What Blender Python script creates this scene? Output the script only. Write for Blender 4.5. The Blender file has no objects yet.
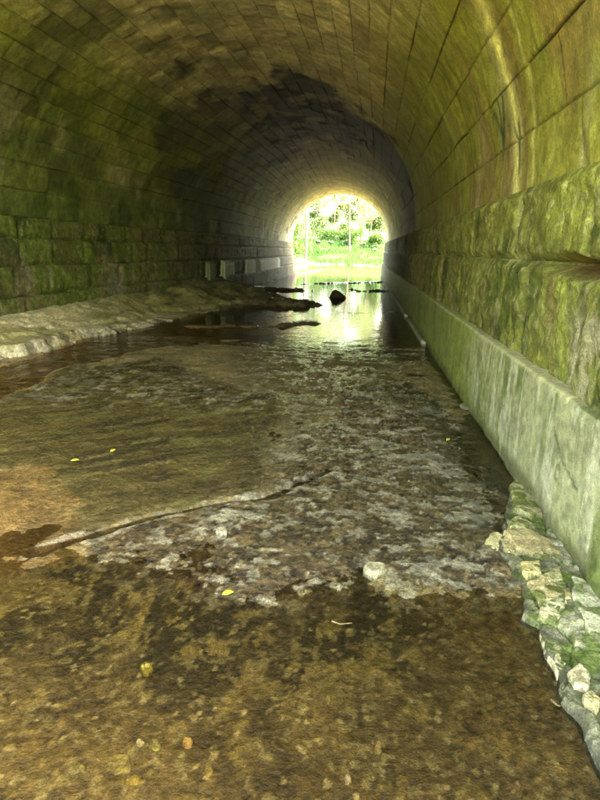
import bpy, math, random
import numpy as np
from mathutils import Vector, Matrix
random.seed(7)
rng = np.random.default_rng(11)
scn = bpy.context.scene
C = scn.collection

# ------------------------------------------------------------------ camera
EYE = 1.6
PITCH, YAW, ROLL, FPX = 0.2471, -0.0945, 0.0346, 600.0
fw = Vector((math.sin(YAW)*math.cos(PITCH), math.cos(YAW)*math.cos(PITCH), -math.sin(PITCH)))
rt = Vector((math.cos(YAW), -math.sin(YAW), 0)); up = rt.cross(fw)
r2 = math.cos(ROLL)*rt + math.sin(ROLL)*up
u2 = -math.sin(ROLL)*rt + math.cos(ROLL)*up
cd = bpy.data.cameras.new('camera'); cam = bpy.data.objects.new('camera', cd); C.objects.link(cam)
M3 = Matrix((r2, u2, -fw)).transposed()
cam.matrix_world = Matrix.Translation((0, 0, EYE)) @ M3.to_4x4()
cd.sensor_fit = 'VERTICAL'; cd.sensor_height = 36.0; cd.lens = FPX/800*36
cd.clip_start = 0.05; cd.clip_end = 2000
scn.camera = cam

def at(px, py, z=0.0):
    "point of the level plane z that the photograph shows at a pixel"
    d = fw*FPX + r2*(px-300) + u2*(400-py)
    t = (z-EYE)/d.z
    return np.array((d.x*t, d.y*t))
def poly(pts, z=0.0): return np.array([at(x, y, z) for x, y in pts])

# ------------------------------------------------------------------ noise
def _hash(ix, iy, iz, seed):
    h = (ix.astype(np.int64)*374761393 + iy.astype(np.int64)*668265263 + iz.astype(np.int64)*2147483647 + seed*1274126177) & 0xffffffff
    h = ((h ^ (h >> 13))*1274126177) & 0xffffffff
    h = ((h ^ (h >> 16))*2246822519) & 0xffffffff
    return ((h ^ (h >> 15)) & 0xffffff)/float(0xffffff)
def vnoise(x, y, z=None, seed=0):
    x, y = np.broadcast_arrays(np.asarray(x, float), np.asarray(y, float))
    z = np.zeros_like(x) if z is None else np.broadcast_to(np.asarray(z, float), x.shape)
    fx, fy, fz = np.floor(x), np.floor(y), np.floor(z)
    ux, uy, uz = x-fx, y-fy, z-fz
    ux = ux*ux*(3-2*ux); uy = uy*uy*(3-2*uy); uz = uz*uz*(3-2*uz)
    r = 0
    for a in (0, 1):
        for b in (0, 1):
            for c in (0, 1):
                w = (ux if a else 1-ux)*(uy if b else 1-uy)*(uz if c else 1-uz)
                r = r + w*_hash(fx+a, fy+b, fz+c, seed)
    return r
def fbm(x, y, z=None, oct=4, seed=0, gain=.5):
    s = 0; a = 1; t = 0; f = 1.0
    for k in range(oct):
        s = s + a*vnoise(np.asarray(x)*f+17.3*k, np.asarray(y)*f-9.1*k, None if z is None else np.asarray(z)*f+3.7*k, seed+k*13)
        t += a; a *= gain; f *= 2.03
    return s/t
def ss(a, b, x):
    t = np.clip((x-a)/(b-a), 0, 1); return t*t*(3-2*t)
def mixc(c, new, m):
    return c + (np.asarray(new)-c)*np.asarray(m)[..., None]
def sdist(x, y, P):
    "signed distance to a polygon, positive inside"
    d = np.full(x.shape, 1e9); ins = np.zeros(x.shape, bool); n = len(P)
    for i in range(n):
        ax, ay = P[i]; bx, by = P[(i+1) % n]
        ex, ey = bx-ax, by-ay
        t = np.clip(((x-ax)*ex+(y-ay)*ey)/(ex*ex+ey*ey+1e-12), 0, 1)
        d = np.minimum(d, np.hypot(x-ax-t*ex, y-ay-t*ey))
        cr = ((ay > y) != (by > y)) & (x < (bx-ax)*(y-ay)/((by-ay) if abs(by-ay) > 1e-9 else 1e-9)+ax)
        ins ^= cr
    return np.where(ins, d, -d)
def ldist(x, y, P):
    "distance to an open polyline"
    d = np.full(x.shape, 1e9)
    for i in range(len(P)-1):
        ax, ay = P[i]; bx, by = P[i+1]; ex, ey = bx-ax, by-ay
        t = np.clip(((x-ax)*ex+(y-ay)*ey)/(ex*ex+ey*ey+1e-12), 0, 1)
        d = np.minimum(d, np.hypot(x-ax-t*ex, y-ay-t*ey))
    return d
def voronoi(x, y, seed=0):
    "F1, F2, id"
    fx, fy = np.floor(x), np.floor(y)
    f1 = np.full(x.shape, 9.); f2 = np.full(x.shape, 9.); idd = np.zeros(x.shape)
    z0 = np.zeros_like(fx)
    for a in (-1, 0, 1):
        for b in (-1, 0, 1):
            cx, cy = fx+a, fy+b
            px = cx+_hash(cx, cy, z0, seed); py = cy+_hash(cx, cy, z0+5, seed+3)
            d = np.hypot(x-px, y-py)
            near = d < f1
            f2 = np.where(near, f1, np.minimum(f2, d))
            idd = np.where(near, _hash(cx, cy, z0+9, seed+7), idd)
            f1 = np.where(near, d, f1)
    return f1, f2, idd

# ------------------------------------------------------------------ object helpers
def link(name, me, mat=None, parent=None, smooth=True):
    o = bpy.data.objects.new(name, me); C.objects.link(o)
    if mat: me.materials.append(mat)
    if smooth: me.polygons.foreach_set('use_smooth', np.ones(len(me.polygons), bool))
    if parent: o.parent = parent
    me.update()
    return o
def raw_mesh(name, V, F, col=None, extra=None):
    V = np.asarray(V, np.float32).reshape(-1, 3); F = np.asarray(F, np.int32)
    me = bpy.data.meshes.new(name)
    k = F.shape[1]
    me.vertices.add(len(V)); me.vertices.foreach_set('co', V.ravel())
    me.loops.add(F.size); me.loops.foreach_set('vertex_index', F.ravel())
    me.polygons.add(len(F)); me.polygons.foreach_set('loop_start', np.arange(0, F.size, k, dtype=np.int32))
    me.update(calc_edges=True); me.validate()
    if col is not None:
        a = me.attributes.new('albedo', 'FLOAT_COLOR', 'POINT')
        c = np.ones((len(V), 4), np.float32); c[:, :3] = np.clip(np.asarray(col).reshape(-1, 3), 0.004, .8)
        a.data.foreach_set('color', c.ravel())
    for nm, arr in (extra or {}).items():
        a = me.attributes.new(nm, 'FLOAT', 'POINT'); a.data.foreach_set('value', np.asarray(arr, np.float32).ravel())
    return me
def grid_faces(n, m, keep=None, flip=False):
    i, j = np.meshgrid(np.arange(n-1), np.arange(m-1), indexing='ij')
    a = i*m+j
    F = np.stack([a, a+m, a+m+1, a+1], -1)
    if flip: F = F[..., ::-1]
    if keep is not None: F = F[keep]
    return F.reshape(-1, 4)
def grid_obj(name, X, Y, Z, col=None, mat=None, parent=None, keep=None, flip=False, extra=None):
    n, m = X.shape
    me = raw_mesh(name, np.stack([X, Y, Z], -1), grid_faces(n, m, keep, flip), col, extra)
    return link(name, me, mat, parent)
def empty(name, loc=(0, 0, 0)):
    o = bpy.data.objects.new(name, None); C.objects.link(o); o.location = loc; o.empty_display_size = .2; return o
def tag(o, label=None, cat=None, group=None, kind=None):
    if label: o['label'] = label
    if cat: o['category'] = cat
    if group: o['group'] = group
    if kind: o['kind'] = kind
    return o
def geom(a, b, k, mn):
    out = [a]; y = a
    while y < b:
        y += max(mn, k*abs(y)); out.append(y)
    return np.array(out)

# ------------------------------------------------------------------ materials
def nodes(name):
    m = bpy.data.materials.new(name); m.use_nodes = True
    nt = m.node_tree; nt.nodes.clear()
    return m, nt
def N(nt, t, **k):
    n = nt.nodes.new(t)
    for a, v in k.items():
        if a in n.inputs: n.inputs[a].default_value = v
        else: setattr(n, a, v)
    return n
def surface(name, scale=(18, 90), amt=(.35, .25), bump=(.012, .004), rough=(.6, .95), spec=.4, stretch=(1, 1, 1), attr='albedo', base=None, coat=0):
    "stone-like surface: albedo attribute (or a colour) broken up by two sizes of grain, plus bump"
    m, nt = nodes(name); L = nt.links.new
    tc = N(nt, 'ShaderNodeTexCoord'); mp = N(nt, 'ShaderNodeMapping'); mp.inputs['Scale'].default_value = stretch
    L(tc.outputs['Object'], mp.inputs[0])
    n1 = N(nt, 'ShaderNodeTexNoise', Scale=scale[0], Detail=6.0, Roughness=.62); L(mp.outputs[0], n1.inputs['Vector'])
    n2 = N(nt, 'ShaderNodeTexNoise', Scale=scale[1], Detail=5.0, Roughness=.65); L(mp.outputs[0], n2.inputs['Vector'])
    if base is None:
        a = N(nt, 'ShaderNodeAttribute', attribute_name=attr); cout = a.outputs['Color']
    else:
        a = N(nt, 'ShaderNodeRGB'); a.outputs[0].default_value = (*base, 1); cout = a.outputs[0]
    f1 = N(nt, 'ShaderNodeMapRange'); f1.inputs['From Min'].default_value = .36; f1.inputs['From Max'].default_value = .64
    f1.inputs['To Min'].default_value = 1-amt[0]; f1.inputs['To Max'].default_value = 1+amt[0]; L(n1.outputs[0], f1.inputs[0])
    f2 = N(nt, 'ShaderNodeMapRange'); f2.inputs['From Min'].default_value = .36; f2.inputs['From Max'].default_value = .64
    f2.inputs['To Min'].default_value = 1-amt[1]; f2.inputs['To Max'].default_value = 1+amt[1]; L(n2.outputs[0], f2.inputs[0])
    mu = N(nt, 'ShaderNodeMath', operation='MULTIPLY'); L(f1.outputs[0], mu.inputs[0]); L(f2.outputs[0], mu.inputs[1])
    vm = N(nt, 'ShaderNodeVectorMath', operation='SCALE'); L(cout, vm.inputs[0]); L(mu.outputs[0], vm.inputs['Scale'])
    p = N(nt, 'ShaderNodeBsdfPrincipled'); L(vm.outputs[0], p.inputs['Base Color'])
    p.inputs['Specular IOR Level'].default_value = spec
    rr = N(nt, 'ShaderNodeMapRange'); rr.inputs['From Min'].default_value = .3; rr.inputs['From Max'].default_value = .7
    rr.inputs['To Min'].default_value = rough[0]; rr.inputs['To Max'].default_value = rough[1]; L(n1.outputs[0], rr.inputs[0]); L(rr.outputs[0], p.inputs['Roughness'])
    b1 = N(nt, 'ShaderNodeBump', Strength=1.0, Distance=bump[0]); L(n1.outputs[0], b1.inputs['Height'])
    b2 = N(nt, 'ShaderNodeBump', Strength=1.0, Distance=bump[1]); L(n2.outputs[0], b2.inputs['Height']); L(b1.outputs[0], b2.inputs['Normal'])
    L(b2.outputs[0], p.inputs['Normal'])
    if coat:
        p.inputs['Coat Weight'].default_value = coat; p.inputs['Coat Roughness'].default_value = .10; p.inputs['Coat IOR'].default_value = 1.33; L(b1.outputs[0], p.inputs['Coat Normal'])
    o = N(nt, 'ShaderNodeOutputMaterial'); L(p.outputs[0], o.inputs[0])
    return m
M_STONE = surface('algae_stone', (14, 75), (.30, .32), (.026, .008), (.6, .95), .3)
M_VAULT = surface('vault_stone', (9, 48), (.24, .24), (.014, .005), (.65, .95), .25)
M_CONC = surface('weathered_concrete', (17, 130), (.26, .30), (.006, .003), (.65, .9), .3)
M_BED = surface('wet_bedrock', (32, 130), (.38, .42), (.020, .006), (.25, .7), .5, coat=.9)
M_ROCK = surface('limestone', (26, 120), (.34, .42), (.012, .005), (.6, .9), .35)
M_EARTH = surface('earth', (2, 14), (.3, .3), (.05, .02), (.8, 1), .2)
M_BARK = surface('bark', (6, 40), (.3, .3), (.03, .01), (.8, 1), .2, (1, 1, .25), base=(.11, .085, .055))

def leaf_mat(name, c, c2, trans=.5):
    m, nt = nodes(name); L = nt.links.new
    g = N(nt, 'ShaderNodeNewGeometry')
    mx = N(nt, 'ShaderNodeMix', data_type='RGBA'); mx.inputs[6].default_value = (*c, 1); mx.inputs[7].default_value = (*c2, 1)
    L(g.outputs['Random Per Island'], mx.inputs[0])
    p = N(nt, 'ShaderNodeBsdfPrincipled', Roughness=.55); L(mx.outputs[2], p.inputs['Base Color'])
    t = N(nt, 'ShaderNodeBsdfTranslucent'); L(mx.outputs[2], t.inputs[0])
    ms = N(nt, 'ShaderNodeMixShader'); ms.inputs[0].default_value = trans; L(p.outputs[0], ms.inputs[1]); L(t.outputs[0], ms.inputs[2])
    o = N(nt, 'ShaderNodeOutputMaterial'); L(ms.outputs[0], o.inputs[0])
    return m
M_LEAF = leaf_mat('spring_leaves', (.13, .17, .06), (.18, .21, .09), .6)
M_BUSH = leaf_mat('bush_leaves', (.022, .070, .004), (.045, .090, .006))
M_GRASS = leaf_mat('grass_blades', (.016, .062, .003), (.030, .080, .004), .4)
M_YLEAF = leaf_mat('yellow_leaf', (.55, .55, .05), (.6, .55, .06), .2)

def water_mat():
    m, nt = nodes('stream_water'); L = nt.links.new
    tc = N(nt, 'ShaderNodeTexCoord'); sp = N(nt, 'ShaderNodeSeparateXYZ'); L(tc.outputs['Object'], sp.inputs[0])
    # how broken the surface is, along the stream
    rp = N(nt, 'ShaderNodeValToRGB'); e = rp.color_ramp.elements
    e[0].position = 0.0; e[0].color = (.16,)*3+(1,)
    e[1].position = 1.0; e[1].color = (.035,)*3+(1,)
    for pos, v in ((.075, .18), (.11, .6), (.16, 1.0), (.235, .9), (.262, .25), (.30, .07), (.40, .045)):
        k = e.new(pos); k.color = (v,)*3+(1,)
    my = N(nt, 'ShaderNodeMath', operation='DIVIDE'); my.inputs[1].default_value = 40.0; L(sp.outputs['Y'], my.inputs[0]); L(my.outputs[0], rp.inputs[0])
    mp = N(nt, 'ShaderNodeMapping'); mp.inputs['Rotation'].default_value = (0, 0, math.radians(-14)); mp.inputs['Scale'].default_value = (1.0, .75, 1); L(tc.outputs['Object'], mp.inputs[0])
    n1 = N(nt, 'ShaderNodeTexNoise', Scale=7.0, Detail=4.0, Roughness=.55, Distortion=.6); L(mp.outputs[0], n1.inputs['Vector'])
    n2 = N(nt, 'ShaderNodeTexNoise', Scale=2.2, Detail=2.0, Roughness=.5, Distortion=.4); L(mp.outputs[0], n2.inputs['Vector'])
    ad = N(nt, 'ShaderNodeMath', operation='ADD'); L(n1.outputs[0], ad.inputs[0]); L(n2.outputs[0], ad.inputs[1])
    hm = N(nt, 'ShaderNodeMath', operation='MULTIPLY'); L(ad.outputs[0], hm.inputs[0]); L(rp.outputs[0], hm.inputs[1])
    bp = N(nt, 'ShaderNodeBump', Strength=1.0, Distance=.045); L(hm.outputs[0], bp.inputs['Height'])
    fr = N(nt, 'ShaderNodeFresnel', IOR=1.33); L(bp.outputs[0], fr.inputs['Normal'])
    gl = N(nt, 'ShaderNodeBsdfGlossy', Roughness=.03); L(bp.outputs[0], gl.inputs['Normal'])
    tr = N(nt, 'ShaderNodeBsdfTransparent'); tr.inputs[0].default_value = (.93, .90, .78, 1)
    ms = N(nt, 'ShaderNodeMixShader'); L(fr.outputs[0], ms.inputs[0]); L(tr.outputs[0], ms.inputs[1]); L(gl.outputs[0], ms.inputs[2])
    o = N(nt, 'ShaderNodeOutputMaterial'); L(ms.outputs[0], o.inputs[0])
    return m
M_WATER = water_mat()

# ------------------------------------------------------------------ the tunnel
Y0, Y1 = 0.9, 41.0
ZS_L, ZS_R = 1.98, 2.18           # springing height, left and right
def xl(y): return -4.80 - 1.5*ss(24, 8, y)*1.0      # the left wall stands further out near the mouth
XR = 1.42
ys_t = geom(Y0, 2.2, 0.03, .05)
ys_t = np.concatenate([ys_t[ys_t < 2.2], geom(2.2, Y1, .0048, .010)]); ys_t[-1] = Y1
NY = len(ys_t)

def blocks(y, v, row, L, seed):
    "axial blocks of one course: distance to the upright joint, id, and position"
    off = _hash(np.asarray(row, float), np.asarray(row, float)*0, np.asarray(row, float)*0, seed)*L
    w = (y+off)/L + (vnoise((y+off)/L*.7, np.asarray(row)*3.1, seed=seed+2)-.5)*.5
    k = np.floor(w); f = w-k
    d = np.minimum(f, 1-f)*L
    return d, _hash(k, np.asarray(row, float)+0*k, k*0, seed+5), k

def algae(y, side, z):
    "how far each colour of growth reaches: the damp near end is green, the middle is stained black"
    pass

STONE = np.array((.30, .27, .19)); OCHRE = np.array((.27, .205, .075)); GREEN = np.array((.135, .165, .022)); LIME = np.array((.24, .27, .045))
DARKG = np.array((.045, .065, .010)); SOOT = np.array((.016, .015, .012)); PALE = np.array((.48, .45, .33)); GREY = np.array((.26, .245, .20))

def wall_color(Yg, Sg, Zg, side, rnd, joint, seed):
    """albedo of walls; Sg = distance up the face, side -1 left / +1 right"""
    c = np.zeros(Yg.shape+(3,)) + STONE
    big = fbm(Yg*.35, Sg*.5, oct=4, seed=seed); mid = fbm(Yg*1.3, Sg*1.6, oct=5, seed=seed+31); fine = fbm(Yg*6, Sg*6, oct=4, seed=seed+77)
    streak = fbm(Yg*3.0, Sg*1.0, oct=5, seed=seed+5); streak2 = fbm(Yg*9, Sg*1.8, oct=5, seed=seed+9, gain=.6)
    c = mixc(c, OCHRE, ss(.42, .64, mid)*.7)
    g = GREEN*np.array((1.12, 1.0, 1.0)) if side > 0 else GREEN*np.array((1.05, 1.12, 1.1))
    near = ss(30, 12, Yg + (big-.5)*12)
    c = mixc(c, g, np.clip(ss(.24, .54, big*.45+streak*.55)*1.2, 0, 1)*near*(.92 if side > 0 else .96))
    c = mixc(c, LIME if side > 0 else LIME*np.array((.5, .62, .5)), ss(.54, .66, streak2*.5+mid*.5)*near*.75)
    c = mixc(c, DARKG, ss(.56, .70, fbm(Yg*2.1, Sg*1.4, oct=5, seed=seed+41))*.75)
    c = mixc(c, OCHRE*.8, ss(.58, .68, fbm(Yg*2.7, Sg*.8, oct=4, seed=seed+61))*.6)
    c = c*(.90+.20*rnd)[..., None]
    c = c*(.50+1.0*fbm(Yg*11, Sg*9, oct=4, seed=seed+78, gain=.62))[..., None]*(.72+.56*fine)[..., None]
    c = mixc(c, np.array((.42, .40, .20)), ss(.60, .68, fbm(Yg*14, Sg*8, oct=4, seed=seed+79, gain=.6))*.35)
    return c

def soot_mask(Yg, Xa):
    n = fbm(Yg*.45, Xa*1.2, oct=5, seed=401)
    return n

def side_wall(side, parent):
    """stepped, rock-faced lower courses"""
    if side > 0:
        courses = [(.60, 1.57, 1.345), (1.57, ZS_R, 1.40)]
    else:
        courses = [(-.4, .62, .36), (.62, 1.13, .27), (1.13, 1.60, .15), (1.60, ZS_L, .07)]
    wall = None
    V = []; 
    rowsZ = []; rowsF = []; rowsI = []; rowsV = []
    for i, (z0, z1, face) in enumerate(courses):
        n = max(18, int((z1-z0)/(.018 if side > 0 else .026)))
        vv = np.concatenate([[0, .006, .014], np.linspace(.024, (z1-z0)-.024, n), [(z1-z0)-.014, (z1-z0)-.006, (z1-z0)]])
        rowsZ.append(z0+vv); rowsF.append(np.full(len(vv), face)); rowsI.append(np.full(len(vv), i)); rowsV.append(np.minimum(vv, (z1-z0)-vv))
    # a short ledge row back to the vault springing
    rowsZ = np.concatenate(rowsZ); rowsF = np.concatenate(rowsF); rowsI = np.concatenate(rowsI); rowsV = np.concatenate(rowsV)
    Yg, Zg = np.meshgrid(ys_t, rowsZ, indexing='ij'); Fg = np.broadcast_to(rowsF, Yg.shape); Ig = np.broadcast_to(rowsI, Yg.shape).astype(float); Vd = np.broadcast_to(rowsV, Yg.shape)
    d, rnd, k = blocks(Yg, Zg, Ig, 1.25 if side > 0 else .95, 50+side)
    dj = np.minimum(d, Vd+.004*1)
    wob = fbm(Yg*2.5, Zg*2.5, oct=3, seed=90+side)
    edge = ss(0, .10, np.minimum(d*1.6, Vd*1.25) + (wob-.5)*.05)
    rough = fbm(Yg*4.2, Zg*5, oct=5, seed=70+side)-.5
    bulge = edge*(.050 + .035*(rnd-.5)) + rough*.055*edge + (fbm(Yg*7, Zg*8, oct=5, seed=73+side, gain=.62)-.5)*.060*edge + (fbm(Yg*16, Zg*14, oct=4, seed=71, gain=.65)-.5)*.022 + (fbm(Yg*9, Zg*1.2, oct=3, seed=72)-.5)*.012*edge
    if side > 0:      # a long open joint where the mortar and the edge of the stone have gone
        hole = np.exp(-(((Yg-3.95)/.50)**4)) * ss(.085, .02, np.abs(Zg-1.545+.02*np.sin(Yg*7)))
        hole2 = np.exp(-(((Yg-4.6)/.35)**2)) * ss(.03, .008, np.abs(Zg-1.565))
        bulge = bulge - hole*.20 - hole2*.06
        # the big stone beside the camera stands proud and is rounded off
        bulge = bulge + .05*ss(3.75, 3.45, Yg)*ss(1.56, 1.40, Zg)*ss(.6, .8, Zg)
        xw = np.where(Ig < .5, Fg, Fg)
        X = xw - bulge
    else:
        bulge = bulge*.6
        X = xl(Yg) + Fg + bulge
    joint = ss(.020, .004, np.minimum(d*1.3, Vd))
    c = wall_color(Yg, Zg, Zg, side, rnd, joint, 200+side*20)
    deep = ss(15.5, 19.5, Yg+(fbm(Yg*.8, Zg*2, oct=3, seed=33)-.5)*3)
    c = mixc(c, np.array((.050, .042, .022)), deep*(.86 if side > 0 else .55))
    if side < 0:
        c = mixc(c, np.array((.21, .20, .15)), ss(.46, .6, rnd*.35+fbm(Yg*1.1, Zg*3, oct=4, seed=37)*.65)*ss(22, 32, Yg)*.75)
        lo = ss(18, 9, Yg); c = c*np.array((.84, .86, .80))
        c = mixc(c, np.array((.10, .085, .03)), ss(.5, .65, fbm(Yg*1.2, Zg*2.2, oct=4, seed=39))*.5*lo)
        c = mixc(c, np.array((.50, .47, .22)), ss(.04, .012, np.abs(Yg-9.72+.03*np.sin(Zg*9)))*ss(1.14, 1.2, Zg)*ss(1.58, 1.5, Zg)*.8)
    else:
        c = mixc(c, np.array((.33, .30, .20)), ss(.5, .62, fbm(Yg*5, Zg*5, oct=4, seed=35))*ss(3.8, 3.4, Yg)*ss(1.5, 1.4, Zg)*.6)
        c = mixc(c, LIME*1.15, np.exp(-((Yg-4.05-.12*np.sin(Zg*5))/.10)**2)*ss(.8, .9, Zg)*ss(1.5, 1.42, Zg)*.8)
        c = mixc(c, np.array((.42, .40, .16)), ss(.045, .018, np.abs(Zg-1.585-.02*(wob-.5)))*ss(.35, .6, wob)*.5)
        c = mixc(c, np.array((.14, .075, .02)), np.clip(hole*1.2, 0, 1)*.75)
    c = mixc(c, np.array((.03, .03, .010)), joint*ss(.44, .66, fbm(Yg*1.5, Zg*1.5, oct=3, seed=44))*.6)
    name = 'side_wall'
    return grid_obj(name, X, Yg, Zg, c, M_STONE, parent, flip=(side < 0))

def vault(parent):
    # rows by fraction of the arch, thirteen courses a side, with extra rows at every joint
    wd = [.46, .46, .44, .42, .40, .36, .30] + [.27]*19 + [.32, .36, .40, .42]; tot = sum(wd); acc = 0
    fr = []; vd = []; ci = []
    for i, h_ in enumerate(wd):
        n = 9 if h_ > .3 else 6
        e = .012/h_
        for q in np.concatenate([[0, e, 2*e], np.linspace(.10, .90, n), [1-2*e, 1-e, 1.0]]):
            fr.append((acc+q*h_)/tot); vd.append(min(q, 1-q)*h_); ci.append(i)
        acc += h_
    fr = np.array(fr); vd = np.array(vd); ci = np.array(ci, float)
    Yg, Fg = np.meshgrid(ys_t, fr, indexing='ij'); Vd = np.broadcast_to(vd, Yg.shape); Ci = np.broadcast_to(ci, Yg.shape)
    XL = xl(Yg)
    cx = (XR+.045+XL)/2; hw = (XR+.045-XL)/2
    th = Fg*math.pi                       # 0 at the right springing
    zs = ZS_R + (ZS_L-ZS_R)*Fg
    rise = 3.08 + .32*ss(24, 8, Yg)
    small = ((Ci > 5.5) & (Ci < 26.5))
    dA, rA, _k = blocks(Yg, Fg, Ci, 1.25, 77); dB, rB, _k = blocks(Yg, Fg, Ci, .62, 78)
    d = np.where(small, dB, dA); rnd = np.where(small, rB, rA)
    joint = ss(.016, .004, Vd); vj = ss(.016, .004, d)
    wear = fbm(Yg*1.4, Fg*20, oct=3, seed=301)
    S = Fg*10.2
    spall = ss(.60, .70, fbm(Yg*1.9, S*1.9, oct=4, seed=305))
    rough = (fbm(Yg*4.5, S*4.5, oct=4, seed=306)-.5)
    disp = (rnd-.5)*.022 - joint*.022*ss(.30, .55, wear) - vj*.010*ss(.35, .6, wear) + rough*.022 - spall*.018
    R1 = hw - disp; 
    X = cx + np.cos(th)*(hw+(-disp)*1.0); Z = zs + np.sin(th)*(rise - disp)
    X = cx + np.cos(th)*(hw-disp)
    # ---- colour
    right = ss(.34, .16, Fg); left = ss(.60, .80, Fg); crown = 1-np.maximum(right, left)
    big = fbm(Yg*.30, S*.45, oct=4, seed=310); mid = fbm(Yg*1.2, S*1.4, oct=5, seed=311); fine = fbm(Yg*5, S*5, oct=4, seed=312)
    drip = fbm(Yg*2.0, S*.7, oct=5, seed=313); drip2 = fbm(Yg*5.0, S*.8, oct=5, seed=314)
    c = np.zeros(Yg.shape+(3,)) + np.array((.43, .375, .225))
    c = mixc(c, np.array((.33, .30, .19)), ss(.4, .6, mid)*.8)
    c = mixc(c, np.array((.36, .25, .11)), ss(.48, .62, big)*.6*crown)
    # green flanks
    gr = np.clip(right*1.15*ss(.22, .5, drip*.6+big*.4), 0, 1)
    c = mixc(c, np.array((.195, .195, .026)), gr*.94)
    c = mixc(c, np.array((.25, .26, .055)), ss(.56, .68, drip2)*right*.7)
    c = mixc(c, np.array((.20, .13, .05)), ss(.52, .66, fbm(Yg*1.8, S*.8, oct=5, seed=315))*right*.55)
    gl = np.clip(left*1.2*ss(.28, .5, big*.6+mid*.4), 0, 1)
    c = mixc(c, np.array((.17, .185, .038)), gl*.92)
    c = mixc(c, np.array((.19, .21, .06)), ss(.52, .62, fbm(Yg*.9, S*3.0, oct=4, seed=316))*left*ss(.93, .80, Fg)*.65)
    c = mixc(c, DARKG*1.4, ss(.54, .68, fbm(Yg*.9, S*1.2, oct=5, seed=317))*left*.7)
    c = mixc(c, np.array((.075, .085, .035)), ss(.52, .64, fbm(Yg*.7, S*.9, oct=5, seed=318))*ss(.45, .62, Fg)*.7)
    # two long runs of lime down the right flank
    for yy, w, a in ((6.45, .12, 1.15), (5.85, .05, .45)):
        wv = yy + .06*(fbm(S*1.1, S*0+yy, oct=3, seed=320)-.5)
        c = mixc(c, np.array((.66, .62, .24)), np.clip(np.exp(-((Yg-wv)/w)**2)*ss(.40, .26, Fg)*a*(.35+1.1*(drip2)), 0, .9))
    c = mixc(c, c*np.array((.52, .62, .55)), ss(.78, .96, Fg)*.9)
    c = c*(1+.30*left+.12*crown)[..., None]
    # stone to stone differences and pale leached patches on the crown
    gr_ = fbm(Yg*9, S*9, oct=4, seed=319, gain=.6)
    c = c*np.where(small, .76+.48*rnd, .92+.16*rnd)[..., None]*(.70+.6*gr_)[..., None]
    pale = ss(.62, .70, fbm(Yg*1.0, S*1.2, oct=4, seed=330)*.5+rnd*.5)*ss(8, 10, Yg)*ss(17.5, 14, Yg)*ss(.22, .34, Fg)
    c = mixc(c, np.array((.46, .40, .24)), pale*.55*(1-left))
    # black stained length, ragged at both ends
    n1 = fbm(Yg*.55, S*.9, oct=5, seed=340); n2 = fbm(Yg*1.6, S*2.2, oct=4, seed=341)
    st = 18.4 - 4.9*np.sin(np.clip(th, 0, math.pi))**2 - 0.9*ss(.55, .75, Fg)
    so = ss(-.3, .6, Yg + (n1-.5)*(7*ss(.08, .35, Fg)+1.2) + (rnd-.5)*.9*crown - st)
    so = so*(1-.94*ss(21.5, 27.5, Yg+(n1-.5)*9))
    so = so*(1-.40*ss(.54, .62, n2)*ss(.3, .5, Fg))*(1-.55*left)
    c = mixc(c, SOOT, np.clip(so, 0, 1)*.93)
    # grey far length, coloured paler to make up for the weak light there
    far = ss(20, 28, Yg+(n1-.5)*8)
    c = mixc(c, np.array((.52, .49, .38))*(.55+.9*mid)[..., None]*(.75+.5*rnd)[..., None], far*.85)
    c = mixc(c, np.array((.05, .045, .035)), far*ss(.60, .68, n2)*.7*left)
    c = c*(.74+.52*fine)[..., None]
    dirt = ss(.42, .66, fbm(Yg*.8, S*1.6, oct=4, seed=350))*(1-.75*crown*ss(7, 11, Yg))*(1-.6*ss(12, 20, Yg))
    dirt = np.maximum(dirt, ss(.36, .22, Fg)*ss(.36, .52, fbm(Yg*.6, S*.9, oct=3, seed=351))*ss(13, 9, Yg)*1.3)
    c = mixc(c, np.array((.022, .020, .010)), np.clip((joint*.50 + vj*.40)*dirt, 0, 1))
    # dark scratched marks on the right flank
    for (ya, sa, yb, sb) in ((7.05, .42, 7.0, .95), (7.0, .62, 7.28, .92), (6.98, .62, 6.78, .95), (6.38, .22, 6.36, .62), (6.37, .42, 6.52, .62)):
        dd = ldist(Yg, S, [(ya, sa), (yb, sb)])
        c = mixc(c, np.array((.02, .045, .025)), ss(.05, .02, dd)*.75)
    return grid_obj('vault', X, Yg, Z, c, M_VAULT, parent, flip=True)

tunnel = empty('stone_tunnel', (-1.7, Y0, 0))
def at_parent(o, p):
    o.parent = p; o.matrix_parent_inverse = Matrix.Translation(-Vector(p.location)); return o
tag(tunnel, 'long arched stone tunnel with green walls and a black stained vault', 'tunnel')
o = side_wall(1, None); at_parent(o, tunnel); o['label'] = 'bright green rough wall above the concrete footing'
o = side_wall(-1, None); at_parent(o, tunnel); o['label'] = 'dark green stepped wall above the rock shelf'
o = vault(None); at_parent(o, tunnel)

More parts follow.
